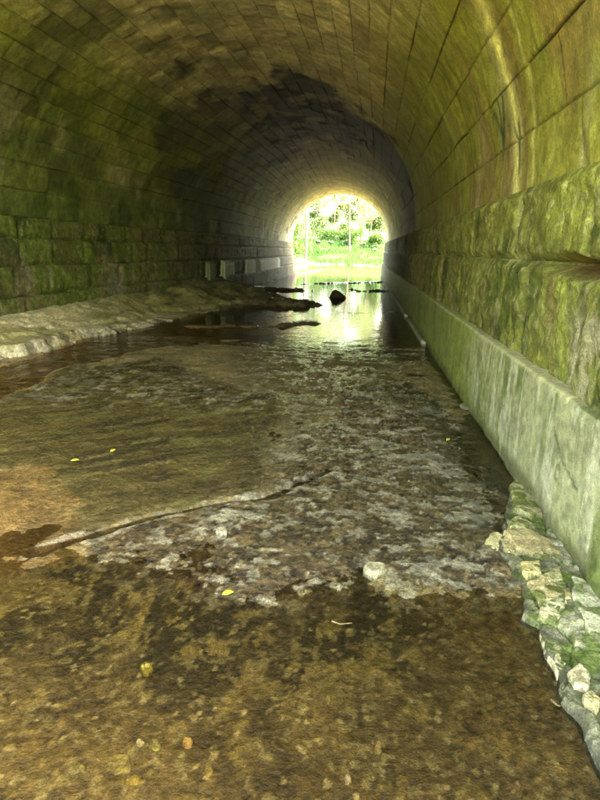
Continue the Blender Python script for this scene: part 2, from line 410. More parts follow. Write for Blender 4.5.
def headwall(y, t, outward):
    "spandrel wall of a portal, with an arched opening; outward = +1 faces +y"
    XLv = float(xl(np.array(y))); cx = (XR+.045+XLv)/2; hw = (XR+.045-XLv)/2; rise = 3.08+.32*float(ss(24, 8, np.array(y)))
    n = 48
    inner = []; outer = []
    inner.append((XR+.045, -.5)); outer.append((7.5, -.5))
    for i in range(n+1):
        th = math.pi*i/n; zs = ZS_R+(ZS_L-ZS_R)*i/n
        inner.append((cx+math.cos(th)*(hw+.012), zs+math.sin(th)*(rise+.012)))
        a = th
        ox = cx+math.cos(a)*12; oz = zs+math.sin(a)*12
        s = min(1, abs(9.2/(math.cos(a)*12)) if abs(math.cos(a)) > 1e-6 else 1, (7.4-zs)/max(1e-6, math.sin(a)*12) if math.sin(a) > 1e-6 else 1)
        outer.append((cx+math.cos(a)*12*s, zs+math.sin(a)*12*s))
    inner.append((XLv, -.5)); outer.append((cx-9.2, -.5)); outer[0] = (cx+9.2, -.5)
    V = []; F = []
    m = len(inner)
    for yy in (y, y+t*outward):
        V += [(p[0], yy, p[1]) for p in inner]; V += [(p[0], yy, p[1]) for p in outer]
    for i in range(m-1):
        F.append((i, i+1, m+i+1, m+i)); b = 2*m
        F.append((b+i, b+m+i, b+m+i+1, b+i+1))
        F.append((i, b+i, b+i+1, i+1)); F.append((m+i, m+i+1, b+m+i+1, b+m+i))
    col = np.zeros((len(V), 3))+np.array((.26, .25, .15))
    return link('headwall', raw_mesh('headwall', V, F, col), M_STONE, None, False)
o = headwall(Y1, .55, 1); at_parent(o, tunnel)
o = headwall(Y0, .55, -1); at_parent(o, tunnel)

# embankment over the tunnel
gx = np.linspace(-26, 24, 60); gy = np.linspace(Y0+.02, Y1-.02, 60)
EX, EY = np.meshgrid(gx, gy, indexing='ij')
EZ = 7.0 + .5*fbm(EX*.3, EY*.3, seed=3) - ss(8.5, 20, np.abs(EX+1.7))*7.6
EZ = np.where((np.abs(EX+1.7) < 8.6), np.maximum(EZ, 6.6), EZ)
grid_obj('embankment', EX, EY, EZ, np.zeros(EX.shape+(3,))+np.array((.06, .09, .02)), M_EARTH)
tag(bpy.data.objects['embankment'], kind='structure')

# ------------------------------------------------------------------ concrete footing on the right
def concrete_kerb():
    XF = 1.20; ZT = .83
    # profile from the foot of the face over the arris to the back of the top
    prof = [(XF, -.35+.02*i) for i in range(0, 59)]
    prof = [(XF, z) for z in np.arange(-.35, ZT-.02, .018)] + [(XF+.004, ZT-.012), (XF+.012, ZT-.004)] + [(XF+x, ZT) for x in np.arange(.022, .30, .02)]
    P = np.array(prof); s = np.concatenate([[0], np.cumsum(np.hypot(*np.diff(P, axis=0).T))])
    Yg, Ig = np.meshgrid(ys_t, np.arange(len(P)), indexing='ij')
    X = P[Ig, 0]; Z = P[Ig, 1]; Sg = s[Ig]
    topm = ss(ZT-.02, ZT-.003, Z)
    n = fbm(Yg*2.2, Sg*2.2, oct=5, seed=501)-.5; chip = ss(.58, .70, fbm(Yg*3.5, Sg*2, oct=4, seed=502))*ss(.07, 0, np.abs(Z-ZT)+np.abs(X-XF))
    Z = Z + topm*n*.008 - chip*.012*topm; X = X + (1-topm)*(n*.007) + chip*.016*(1-topm)
    # bottom corner broken away by the ledge
    brk = ss(.20, .02, Z)*ss(.52, .66, fbm(Yg*1.7, Yg*0, oct=4, seed=505))*ss(7.5, 5.5, Yg)
    X = X + brk*.012
    c = np.zeros(Yg.shape+(3,)) + np.array((.33, .345, .185))
    st1 = fbm(Yg*4.2+.8*fbm(Yg*2, Sg*2, seed=516), Sg*.9, oct=6, seed=511); st2 = fbm(Yg*13, Sg*.7, oct=3, seed=512); bl = fbm(Yg*1.0, Sg*1.3, oct=4, seed=513)
    farg = ss(4.6, 7.5, Yg+(bl-.5)*3)
    c = mixc(c, np.array((.215, .245, .060)), np.clip(farg*.95, 0, 1))
    c = mixc(c, np.array((.17, .20, .055)), ss(.48, .62, st1)*.55)
    c = mixc(c, np.array((.45, .45, .30)), ss(.54, .66, st2)*ss(7, 4.5, Yg)*.6)
    c = mixc(c, np.array((.11, .15, .03)), ss(.53, .64, bl*.5+st1*.5)*.6)
    c = mixc(c, np.array((.13, .17, .035)), ss(.02, .30, .30-Z)*ss(.4, .62, st1)*.5)
    c = mixc(c, np.array((.10, .075, .02)), ss(.1, 0, Z)*.7*ss(5, 8, Yg))
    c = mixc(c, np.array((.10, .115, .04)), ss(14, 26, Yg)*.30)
    c = mixc(c, c*.55, ss(.54, .66, fbm(Yg*3, Sg*4, oct=5, seed=517, gain=.6))*.6)
    c = mixc(c, np.array((.50, .50, .36)), ss(.60, .68, fbm(Yg*8, Sg*1.6, oct=5, seed=518, gain=.6))*ss(8, 5, Yg)*.6)
    c = mixc(c, np.array((.46, .45, .22)), topm*ss(.2, .45, bl)*.9)
    c = mixc(c, np.array((.06, .085, .012)), topm*ss(1.33, 1.40, X+(n)*.12)*.85)
    c = mixc(c, np.array((.06, .085, .015)), topm*ss(3.5, 3.2, Yg)*.8)
    c = mixc(c, np.array((.075, .075, .025)), ss(.16, .02, Z+(st1-.5)*.22)*.75)
    c = mixc(c, np.array((.20, .245, .04)), ss(4.5, 7, Yg)*ss(.45, .6, bl*.6+st2*.4)*.6)
    # scratched line and a small ring incised in the face
    gr = ss(.017, .007, ldist(Yg, Z, [(3.62, .60), (3.42, .47), (3.12, .40)]))
    tt = np.linspace(0, 2*math.pi, 14)
    gr2 = ss(.015, .006, ldist(Yg, Z, [(3.45+.035*math.cos(a), .375+.048*math.sin(a)) for a in tt]))*.7
    g = np.maximum(gr, gr2)*(1-topm)
    X = X + g*.006; c = mixc(c, np.array((.10, .12, .06)), g*.8)
    c = c*(.85+.30*fbm(Yg*16, Sg*16, oct=3, seed=515))[..., None]
    return grid_obj('concrete_footing', X, Yg, Z, c, M_CONC, None, flip=True)
kb = concrete_kerb()
tag(kb, 'long pale green concrete footing along the foot of the right wall', 'footing')
def box_mesh(name, x0, x1, y0, y1, z0, z1, col, mat, jit=.01, seg=6, seed=0):
    import bmesh
    bm = bmesh.new(); bmesh.ops.create_cube(bm, size=1)
    for v in bm.verts: v.co = Vector(((x0+x1)/2+v.co.x*(x1-x0), (y0+y1)/2+v.co.y*(y1-y0), (z0+z1)/2+v.co.z*(z1-z0)))
    bmesh.ops.bevel(bm, geom=bm.edges[:], offset=min(x1-x0, y1-y0, z1-z0)*.12, segments=2, affect='EDGES')
    bmesh.ops.subdivide_edges(bm, edges=bm.edges[:], cuts=seg, use_grid_fill=True)
    P = np.array([v.co[:] for v in bm.verts]); q = fbm(P[:, 0]*5+P[:, 2]*3, P[:, 1]*5, P[:, 2]*5, oct=3, seed=seed)-.5
    for v, k in zip(bm.verts, q): v.co += Vector((k, k*.6, k))*jit
    me = bpy.data.meshes.new(name); bm.to_mesh(me); bm.free()
    a = me.attributes.new('albedo', 'FLOAT_COLOR', 'POINT')
    P = np.array([v.co[:] for v in me.vertices])
    cc = np.ones((len(P), 4), np.float32); cc[:, :3] = np.asarray(col)*(.6+.8*fbm(P[:, 1]*6, P[:, 2]*1.5, P[:, 0]*4, oct=4, seed=seed+3))[:, None]
    a.data.foreach_set('color', cc.ravel())
    return link(name, me, mat, None)
for i, (ya, yb) in enumerate(((10.9, 15.2), (15.5, 23.5), (23.9, 31.5))):
    s = box_mesh('footing_toe', 1.135, 1.215, ya, yb, -.15, .035, (.36, .33, .21), M_CONC, .012, 10, 30+i); s.parent = kb

# pale concrete repair blocks at the foot of the left wall
def on_left(px, dx): # y where the left face is seen at a pixel column
    lo, hi = 4.0, 41.0
    for _ in range(50):
        y = (lo+hi)/2; x = float(xl(np.array(y)))+dx
        d = Vector((x, y, 0.6-EYE)); X = 300+FPX*d.dot(r2)/d.dot(fw)
        if X < px: lo = y
        else: hi = y
    return y
specs = [(209, 222, .55, 1.10, (.20, .22, .10), 'dull greenish concrete block set in the left wall foot, nearest of the four pale blocks'),
         (224, 238, .55, 1.12, (.40, .42, .24), 'clean pale green concrete block at the left wall foot, second from the near end'),
         (248, 257, .35, 1.12, (.58, .57, .48), 'short whitish concrete block left of the long white one at the left wall foot'),
         (258, 281, .12, 1.10, (.62, .60, .54), 'long white concrete block at the left wall foot beside the far pool')]
for i, (pa, pb, z0, z1, colr, lab) in enumerate(specs):
    ya, yb = on_left(pa, .42), on_left(pb, .42); xm = float(xl(np.array((ya+yb)/2)))
    b = box_mesh('concrete_block', xm-.1, xm+.365, ya, yb, z0-.4, z1, colr, M_CONC, .02, 6, 60+i)
    tag(b, lab, 'concrete block', 'pale concrete blocks along the left wall')

# ------------------------------------------------------------------ stream bed
yb_ = np.concatenate([np.linspace(-8, .9, 60)[:-1], geom(.9, 42.5, .0052, .0055)])
xb_ = np.concatenate([np.linspace(-8.6, -5.2, 50)[:-1], np.linspace(-5.2, -2.2, 190)[:-1], np.linspace(-2.2, 1.32, 420)])
BX, BY = np.meshgrid(xb_, yb_, indexing='ij')
wx = (fbm(BX*1.6, BY*1.6, oct=4, seed=601)-.5); wy = (fbm(BX*1.6+40, BY*1.6, oct=4, seed=602)-.5)
WX = BX + wx*.35; WY = BY + wy*.5
def pm(pts, f, amp=1.0):
    P = poly(pts); return ss(-f, f, sdist(BX+wx*.45*amp, BY+wy*.6*amp, P))
# flow-aligned coordinates (the rock grain runs obliquely across the stream)
ca, sa_ = math.cos(math.radians(38)), math.sin(math.radians(38))
U = BX*ca + BY*sa_; Vv = -BX*sa_ + BY*ca
f_mid = fbm(WX*3, WY*3, oct=5, seed=610); f_sm = fbm(BX*11, BY*11, oct=5, seed=611); f_xs = fbm(BX*38, BY*38, oct=3, seed=612)
grain = fbm(U*1.4, Vv*7.5, oct=5, seed=613); grain2 = fbm(U*3.0, Vv*17, oct=4, seed=614)
BROWN = poly([(-250, 590), (40, 568), (120, 585), (200, 603), (280, 622), (340, 608), (420, 606), (500, 590), (530, 622), (560, 690), (600, 760), (640, 900), (200, 1100), (-500, 1100)])
brown = np.maximum(ss(-.16, .12, sdist(BX+wx*.45, BY+wy*.6, BROWN)), ss(1.7, 1.4, BY))
gravel = pm([(62, 566), (75, 548), (150, 524), (260, 498), (300, 440), (340, 395), (420, 385), (470, 440), (500, 500), (520, 590), (500, 600), (330, 616), (200, 606), (120, 590)], .20)
whitez = pm([(210, 520), (262, 470), (300, 430), (400, 400), (445, 440), (480, 500), (502, 560), (480, 600), (380, 590), (330, 560), (215, 545)], .14)
tan = pm([(-300, 500), (-40, 465), (35, 472), (78, 505), (70, 545), (30, 565), (-300, 590)], .25)
amber = pm([(-200, 395), (0, 368), (110, 335), (215, 318), (285, 318), (265, 335), (130, 352), (60, 372), (0, 402), (-200, 440)], .15)
deepR = pm([(395, 350), (440, 352), (478, 430), (515, 500), (505, 560), (470, 500), (440, 440), (400, 400)], .22, .8)
dark = pm([(235, 330), (330, 340), (400, 350), (420, 400), (330, 410), (290, 470), (265, 505), (230, 480), (275, 410), (225, 370)], .25)
streak = pm([(-300, 420), (-40, 395), (70, 372), (150, 362), (275, 400), (280, 470), (240, 500), (130, 522), (40, 550), (80, 510), (30, 468), (-300, 480)], .2)
crack = ldist(BX+wx*.12, BY+wy*.12, poly([(36, 550), (75, 540), (110, 532), (150, 520), (200, 508), (262, 500), (330, 470)]))
bn_ = (f_sm-.5)*.9+(f_xs-.5)*.5+(f_mid-.5)*.6
c = np.zeros(BX.shape+(3,)) + np.array((.115, .095, .040))
c = mixc(c, np.array((.055, .045, .020)), ss(.40, .60, f_mid)*.6)
# streaked green-brown rock on the left
sc = np.array((.060, .052, .020))*(.35+1.3*grain)[..., None]
sc = mixc(sc, np.array((.016, .014, .006)), ss(.50, .62, grain2*.55+grain*.45)*.85)
sc = mixc(sc, np.array((.085, .085, .036)), ss(.56, .68, fbm(U*3, Vv*8, oct=5, seed=615))*.7)
sc = sc*(.6+.8*f_sm)[..., None]
streak_c = ss(.22, .78, streak+bn_*.55); tan_c = ss(.22, .78, tan+bn_*.6)
c = mixc(c, sc, streak_c)
# orange silt in the pool below the shelf, pale tan silt bottom left
c = mixc(c, np.array((.26, .145, .030))*(.5+1.0*f_mid)[..., None], amber*.92)
c = mixc(c, np.array((.20, .135, .048))*(.35+1.3*f_sm)[..., None]*(.6+.8*f_mid)[..., None], tan_c*.95)
c = mixc(c, np.array((.036, .029, .012))*(.4+1.2*f_sm)[..., None], dark*.75)
# grey gravelly rock in the middle
gravel_c = ss(.28, .72, gravel+bn_*.55)
gc = np.array((.135, .120, .082))*(.35+1.3*f_sm)[..., None]*(.6+.8*f_xs)[..., None]
gc = mixc(gc, np.array((.27, .25, .19)), ss(.58, .68, fbm(BX*16, BY*16, oct=3, seed=621))*.55)
gc = mixc(gc, np.array((.040, .034, .020)), ss(.52, .62, fbm(BX*6, BY*8, oct=5, seed=620, gain=.6))*.70)
gc = mixc(gc, np.array((.020, .017, .010)), ss(.56, .62, fbm(BX*24, BY*30, oct=3, seed=622, gain=.6))*.75)
gc = mixc(gc, np.array((.36, .32, .22)), ss(.59, .65, fbm(BX*28, BY*36, oct=3, seed=623, gain=.6))*.65)
c = mixc(c, gc, gravel_c)
c = mixc(c, np.array((.058, .044, .017))*(.4+1.2*f_sm)[..., None], deepR*.8)
# amber weed on the bed in the foreground
bc = np.array((.100, .084, .038))*(.45+1.1*f_sm)[..., None]
olive = fbm(WX*5.5, WY*4.2, oct=6, seed=630, gain=.6)
bc = mixc(bc, np.array((.20, .165, .065)), ss(.46, .62, fbm(WX*3.4, WY*3.4, oct=5, seed=631))*.9)
bc = mixc(bc, np.array((.026, .023, .008)), ss(.45, .53, olive)*.86*(1-.6*ss(.2, .7, BX)*ss(1.3, 1.8, BY)))
bc = mixc(bc, np.array((.24, .20, .07)), ss(.60, .66, fbm(WX*9, WY*8, oct=5, seed=632, gain=.6))*.85)
rside = ss(.15, .75, BX)*ss(1.2, 1.9, BY)
bc = mixc(bc, np.array((.165, .118, .045))*(.55+.9*f_xs)[..., None]*(.6+.8*f_sm)[..., None], rside*.8)
bc = mixc(bc, np.array((.085, .060, .015)), ss(.35, .5, fbm(WX*1.3, WY*1.3, oct=3, seed=633))*ss(2.1, 1.6, BY)*.6*(1-rside))
sp_ = fbm(BX*48, BY*34, oct=3, seed=634, gain=.6)
bc = bc*(.55+.9*f_xs)[..., None]
bc = mixc(bc, bc*.42, ss(.55, .63, sp_)*.6)
v1, v2, vid = voronoi(BX*17+wx*5, BY*15+wy*5, 61)
bc = mixc(bc, np.array((.34, .30, .15)), ss(.34, .26, v1+(f_xs-.5)*.35)*(vid > .91)*.55)
v3, v4, vjd = voronoi(BX*34+wx*9, BY*30+wy*9, 63)
bc = mixc(bc, np.array((.40, .36, .20)), ss(.36, .26, v3+(f_xs-.5)*.3)*(vjd > .90)*.75)
bc = mixc(bc, np.array((.012, .010, .005)), ss(.05, .015, v2-v1+(f_xs-.5)*.06)*ss(.5, .62, fbm(BX*3, BY*3, oct=3, seed=638))*.6)
bc = mixc(bc, np.array((.22, .20, .10)), ss(.63, .70, fbm(BX*30, BY*26, oct=3, seed=635))*.75)
bc = mixc(bc, bc*.35, ss(.03, .0, np.abs(fbm(WX*5, WY*5, oct=4, seed=636)-.5))*ss(.45, .6, f_mid)*.7)
brown_c = ss(.25, .75, np.clip(ss(-.34, .10, sdist(BX+wx*.45, BY+wy*.6, BROWN))+ss(1.7, 1.4, BY), 0, 1) + bn_)
c = mixc(c, bc, brown_c)
# heights
rapm = ss(4.6, 6.0, BY)*ss(12.5, 10.0, BY)
Zb = -.016 + (f_mid-.5)*.016 + (f_sm-.5)*.009 + (f_xs-.5)*.005
Zb = Zb - brown*.004 + gravel*(.018+(f_sm-.5)*.012+(f_xs-.5)*.012)*(1-.6*brown) - amber*.05 - dark*.004 - deepR*.008 + tan*.010 + streak*((grain-.5)*.026+(grain2-.5)*.022+(f_sm-.5)*.012+.024)
Zb = Zb + .016*ss(2.5, 3.3, BY+(f_mid-.5)*.8)*ss(10.0, 8.0, BY)*(1-amber)*(1-.7*deepR)*(1-brown)
Zb = Zb - ss(11.5, 15, BY)*.08
c = c*np.array((1.95, 1.78, 1.45))
c = mixc(c, c*np.array((.25, .215, .145)), gravel_c*(1-brown_c))
c = mixc(c, c*np.array((.66, .62, .46)), streak_c*(1-gravel))
c = mixc(c, c*np.array((.41, .42, .41)), brown_c)
c = mixc(c, c*np.array((.36, .36, .33)), tan_c*(1-brown))
# leached pale rock in flecks and small sheets
wn = fbm(WX*2.2, WY*3.0, oct=3, seed=640)*.28 + fbm(BX*6+wx*2, BY*12+wy*2, oct=5, seed=641, gain=.66)*.72
wm = ss(.574, .612, wn+.045*(whitez-.8))*whitez
wm2 = ss(.585, .615, fbm(BX*13, BY*15, oct=4, seed=642, gain=.6))*ss(.2, .6, np.maximum(gravel, .5*rapm))*.65
wm = np.maximum(wm, wm2)
c = mixc(c, np.array((.30, .275, .18))*(.35+1.1*f_sm)[..., None]*(.7+.6*f_xs)[..., None], wm*.85)
Zb = Zb + wm*.003
# the long oblique crack, with a pale lip on its far side
c = mixc(c, np.array((.020, .017, .010)), ss(.05, .008, crack+(f_sm-.5)*.09)*ss(.42, .58, f_sm*.5+f_mid*.5)*.8)
lip = ss(.03, 0, np.abs(crack-.055))*ss(.45, .58, f_sm)
c = mixc(c, np.array((.26, .25, .18)), lip*.6); Zb = Zb - ss(.05, .01, crack)*.02 + lip*.004
# upright shadows and reflections painted dark on the bed, slightly sunk in
for p, l in (((360, 558), (361, 604)), ((285, 610), (284, 650)), ((98, 528), (94, 560))):
    dd = ldist(BX+wx*.05, BY+wy*.05, poly([p, l])); q = ss(.05, .012, dd)*.75
    c = mixc(c, np.array((.034, .028, .012)), q*.8); Zb = Zb - q*.006
# rock bars across the far pool
def bar(pts, w, h, seed):
    global Zb, c
    dd = ldist(BX+wx*.5, BY+wy*1.6, poly(pts)); n = fbm(BX*2.6, BY*1.6, oct=5, seed=seed)
    q = np.exp(-(dd/w)**2)*ss(.22, .45, n)
    Zb = Zb + q*(h+.16); c = mixc(c, np.array((.075, .065, .040)), np.clip(q*1.2, 0, 1)*.9)
bar([(225, 291), (262, 289), (308, 291)], .30, .045, 652)
bar([(352, 290), (372, 292), (390, 291)], .20, .02, 657)
bar([(300, 284), (345, 283), (391, 282)], .18, -.005, 658)
bar([(190, 300), (240, 303), (268, 304), (300, 306), (312, 305)], .42, .13, 653)
bar([(270, 316), (330, 313), (400, 312)], .12, -.06, 654)
bar([(200, 325), (260, 326), (310, 322)], .3, -.05, 656)
# the middle of the stream is a rapid over broken rock
rap = ss(5.0, 6.2, BY)*ss(12.5, 10.0, BY)
Zb = Zb + rap*((fbm(BX*2.2, BY*5.0, oct=6, seed=660, gain=.6)-.5)*.085 + .030 - .03*ss(9.0, 11.5, BY))
c = mixc(c, np.array((.16, .15, .10)), rap*ss(.62, .70, fbm(BX*4, BY*9, oct=4, seed=661))*.45)
edge = ss(1.0, 1.3, BX)*ss(4.0, 5.0, BY); Zb = Zb - edge*.05
farleft = ss(-3.2, -4.6, BX)*ss(20, 24, BY); Zb = Zb + farleft*.16*fbm(BX*2, BY*2, oct=4, seed=671)
c = c*(.78+.44*fbm(BX*60, BY*60, oct=2, seed=680))[..., None]
o = grid_obj('stream_bed', BX, BY, Zb, c, M_BED, None, flip=False); tag(o, kind='structure')

def bed_z(x, y): return float(Zb[np.abs(xb_-x).argmin(), np.abs(yb_-y).argmin()])
# ------------------------------------------------------------------ water
def water():
    xs = np.linspace(-9.0, 8, 40); ysw = np.linspace(-7.9, 75, 120)
    X, Y = np.meshgrid(xs, ysw, indexing='ij')
    o = grid_obj('stream_water', X, Y, X*0, None, M_WATER, None); tag(o, kind='structure'); return o
water()

# ------------------------------------------------------------------ rock shelf at the left
def shelf():
    ye = np.concatenate([np.linspace(-1.3, 3.9, 40), geom(4.0, 34, .0045, .02)])
    xs = np.concatenate([np.linspace(-7.0, -5.2, 110)[:-1], np.linspace(-5.2, -1.5, 330)])
    X, Y = np.meshgrid(xs, ye, indexing='ij')
    P = [(-7.2, -2), (-4.6, -2), (-4.35, 3.0), (-4.3, 6.0)] + [tuple(p) for p in poly([(0, 360), (30, 352), (62, 345), (85, 336), (120, 330), (145, 324)], .06)] + \
        [tuple(p) for p in poly([(178, 317), (215, 309), (252, 304), (292, 303), (300, 299), (268, 293)], .03)] + [(-4.2, 25.0), (-4.7, 31), (-7.2, 33)]
    P = np.array(P)
    w1 = fbm(X*1.5, Y*1.5, oct=5, seed=701)-.5; w2 = fbm(X*1.5+9, Y*1.5, oct=5, seed=702)-.5
    sd = sdist(X+w1*.55, Y+w2*.8, P) + (fbm(X*4, Y*3, oct=6, seed=713, gain=.65)-.5)*.20
    hi = ss(15, 8, Y)                                  # the near end has a real lip, further in it slopes into the water
    t = np.clip(sd/.95, 0, 1)
    lay = fbm(X*2.2, Y*1.1, oct=4, seed=703)
    Z = -.12 + ss(0, .035, sd)*(.13+.03*hi) + ss(.06, .085, sd+(lay-.5)*.2)*.045*hi + ss(.14, .165, sd+(lay-.5)*.3)*.035*hi + ss(.10, .24, sd+(lay-.5)*.25)*.06*hi + ss(.2, 2.2, sd+(lay-.5)*.5)*(.25+.20*ss(9, 15, Y)) + ss(.5, .62, sd+(lay-.5)*.9)*.035 + ss(1.0, 1.1, sd+(w1)*1.3)*.04
    Z = Z - ss(22, 29, Y)*ss(.2, 1.4, sd)*.30
    Z = Z + (fbm(X*5, Y*5, oct=5, seed=704)-.5)*.03*ss(0, .2, sd) + (fbm(X*20, Y*20, oct=3, seed=705)-.5)*.014
    f1, f2, idd = voronoi(X*1.7+w1*1.2, Y*1.0+w2*1.2, 9)
    cr = ss(.07, .015, f2-f1)*ss(.05, .2, sd)
    Z = Z + (idd-.5)*.014*ss(.05, .3, sd) - cr*.008
    c = np.zeros(X.shape+(3,)) + np.array((.62, .54, .28))
    m = fbm(X*2, Y*2, oct=5, seed=706); s = fbm(X*9, Y*9, oct=4, seed=707)
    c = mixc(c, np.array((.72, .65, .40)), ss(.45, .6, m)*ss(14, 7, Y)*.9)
    c = mixc(c, np.array((.26, .25, .065)), np.clip(ss(9.5, 14, Y+(m-.5)*7)*ss(.1, .6, sd+(m-.5)*.5)+ss(.52, .66, fbm(X*1.2, Y*1.2, oct=4, seed=708))*.7, 0, 1)*.85)
    c = mixc(c, np.array((.085, .085, .026)), ss(.5, .64, fbm(X*1.6, Y*1.1, oct=5, seed=711))*ss(9, 13, Y)*.75)
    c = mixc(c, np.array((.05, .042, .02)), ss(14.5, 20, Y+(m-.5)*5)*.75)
    c = mixc(c, np.array((.07, .06, .03)), cr*.25)
    lipc = ss(.32, .10, sd)*hi
    c = mixc(c, np.array((.54, .49, .33)), lipc*ss(.40, .54, s*.6+m*.4)*.8)
    c = mixc(c, np.array((.09, .08, .045)), ss(.52, .64, fbm(X*6, Y*6, oct=4, seed=709))*ss(.5, .1, sd)*.7)
    c = mixc(c, np.array((.10, .065, .02)), ss(.035, -.02, Z)*.9)
    c = c*(.65+.7*s)[..., None]*(.8+.4*fbm(X*30, Y*30, oct=3, seed=710))[..., None]
    k = (sd > -.12); keep = k[:-1, :-1] | k[1:, 1:] | k[1:, :-1] | k[:-1, 1:]
    o = grid_obj('rock_shelf', X, Y, Z, c, M_ROCK, None, keep=keep); tag(o, kind='structure')
shelf()

# ------------------------------------------------------------------ broken ledge at the right
def ledge():
    P = np.array(list(poly([(506, 480), (506, 505), (500, 520), (496, 550), (520, 592), (514, 612), (537, 622), (543, 652), (556, 676), (562, 700), (580, 735), (588, 756)], .03)) + [(.80, 1.45), (.82, .8), (1.26, .8), (1.30, 4.1)])
    xs = np.linspace(.45, 1.32, 190); yy = np.linspace(.75, 4.15, 560)
    X, Y = np.meshgrid(xs, yy, indexing='ij')
    w1 = fbm(X*5, Y*5, oct=4, seed=801)-.5; w2 = fbm(X*5+9, Y*5, oct=4, seed=802)-.5
    sd = sdist(X+w1*.09, Y+w2*.09, P)
    f1, f2, idd = voronoi(X*7.5+w1*.8, Y*5.2+w2*.8, 21)
    cr = ss(.13, .03, f2-f1)
    Z = -.10 + ss(-.01, .03, sd)*.128 + ss(.05, .35, sd)*.035 + (idd-.5)*.022*ss(.02, .06, sd) - cr*.016 + (fbm(X*14, Y*14, oct=5, seed=803, gain=.6)-.5)*.018
    Z = Z + ss(2.1, 1.5, Y)*.02
    c = np.zeros(X.shape+(3,)) + np.array((.20, .19, .12))
    m = fbm(X*6, Y*6, oct=5, seed=804); s = fbm(X*25, Y*25, oct=3, seed=805)
    c = mixc(c, np.array((.38, .36, .22)), ss(.42, .50, m*.6+idd*.4)*.9)
    c = mixc(c, np.array((.085, .125, .012)), np.clip(ss(.50, .60, fbm(X*5, Y*5, oct=5, seed=806, gain=.6)+ss(.12, .3, sd)*.12)+cr*.55, 0, 1)*.88)
    c = mixc(c, np.array((.045, .065, .010)), ss(.5, .64, fbm(X*9, Y*9, oct=4, seed=807))*.55)
    c = mixc(c, np.array((.05, .045, .03)), ss(.06, .0, sd)*.85)
    c = mixc(c, np.array((.07, .075, .065)), ss(2.0, 1.75, Y)*ss(.3, .6, m)*.5)
    c = c*(.6+.8*s)[..., None]
    k = sd > -.10; keep = k[:-1, :-1] | k[1:, 1:] | k[1:, :-1] | k[:-1, 1:]
    o = grid_obj('rock_ledge', X, Y, Z, c, M_ROCK, None, keep=keep); tag(o, kind='structure')
    return lambda x, y: float(Z[np.abs(xs-x).argmin(), np.abs(yy-y).argmin()])
ledge_z = ledge()

def slab(name, pts, ztop, thick, col, moss, label, cat, group=None, seed=0, tilt=(0, 0), mat=None, edge=.035, rough=.014, zpoly=None, res=60):
    "an irregular flat stone: a height field over its outline with a skirt down to its underside, closed below"
    P = poly(pts, ztop if zpoly is None else zpoly); cxy = P.mean(0)
    lo = P.min(0)-.05; hi = P.max(0)+.05
    n = res; xs = np.linspace(lo[0], hi[0], n); yy = np.linspace(lo[1], hi[1], n)
    X, Y = np.meshgrid(xs, yy, indexing='ij')
    size = float(np.sqrt(np.prod(P.max(0)-P.min(0)))); fr = 1.6/max(size, .02)
    w1 = fbm(X*fr*1.5, Y*fr*1.5, oct=4, seed=seed+1)-.5; w2 = fbm(X*fr*1.5+7, Y*fr*1.5, oct=4, seed=seed+2)-.5
    sd = sdist(X+w1*size*.16, Y+w2*size*.16, P)
    q = np.clip(sd/edge, 0, 1); prof = np.sqrt(np.clip(1-(1-q)**2, 0, 1))
    top = ztop + (X-cxy[0])*tilt[0] + (Y-cxy[1])*tilt[1] + (fbm(X*fr*2.2, Y*fr*2.2, oct=5, seed=seed+3)-.5)*rough*2.2 + np.floor(fbm(X*fr, Y*fr*1.6, oct=3, seed=seed+4)*5)*rough*.45
    Z = (top-thick) + prof*thick
    inside = sd > -.001
    keep = inside[:-1, :-1] & inside[1:, 1:] & inside[1:, :-1] & inside[:-1, 1:]
    if keep.sum() < 4: keep = np.ones_like(keep)
    c = np.zeros(X.shape+(3,)) + np.asarray(col)
    m = fbm(X*fr*2.5, Y*fr*2.5, oct=5, seed=seed+5)
    c = mixc(c, np.asarray(col)*np.array((.55, .52, .42)), ss(.5, .66, m)*.6)
    c = mixc(c, np.array((.09, .12, .015)), ss(.62-.3*moss, .72-.3*moss, fbm(X*fr*2, Y*fr*2, oct=5, seed=seed+6))*.85)
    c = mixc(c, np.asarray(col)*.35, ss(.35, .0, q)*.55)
    c = c*(.72+.56*fbm(X*fr*14, Y*fr*14, oct=3, seed=seed+7))[..., None]
    # drop unused vertices, recentre on the stone's base
    F = grid_faces(n, n, keep); used = np.unique(F); mp = -np.ones(n*n, int); mp[used] = np.arange(len(used)); F = mp[F]
    V = np.stack([X, Y, Z], -1).reshape(-1, 3)[used]; cc = c.reshape(-1, 3)[used]
    # underside
    nb = len(V); B = V.copy(); B[:, 2] = (ztop-thick) - .004
    # rim quads between top and underside
    import collections
    cnt = collections.Counter()
    for f in F:
        for a, b in zip(f, np.roll(f, -1)): cnt[(min(a, b), max(a, b))] += 1
    rim = []
    for f in F:
        for a, b in zip(f, np.roll(f, -1)):
            if cnt[(min(a, b), max(a, b))] == 1: rim.append((b, a, a+nb, b+nb))
    allF = np.concatenate([F, F[:, ::-1]+nb, np.array(rim, int)]) if rim else F
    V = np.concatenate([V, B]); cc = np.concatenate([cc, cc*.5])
    base = np.array((cxy[0], cxy[1], ztop-thick))
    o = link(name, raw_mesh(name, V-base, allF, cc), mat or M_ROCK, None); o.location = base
    tag(o, label, cat, group); return o

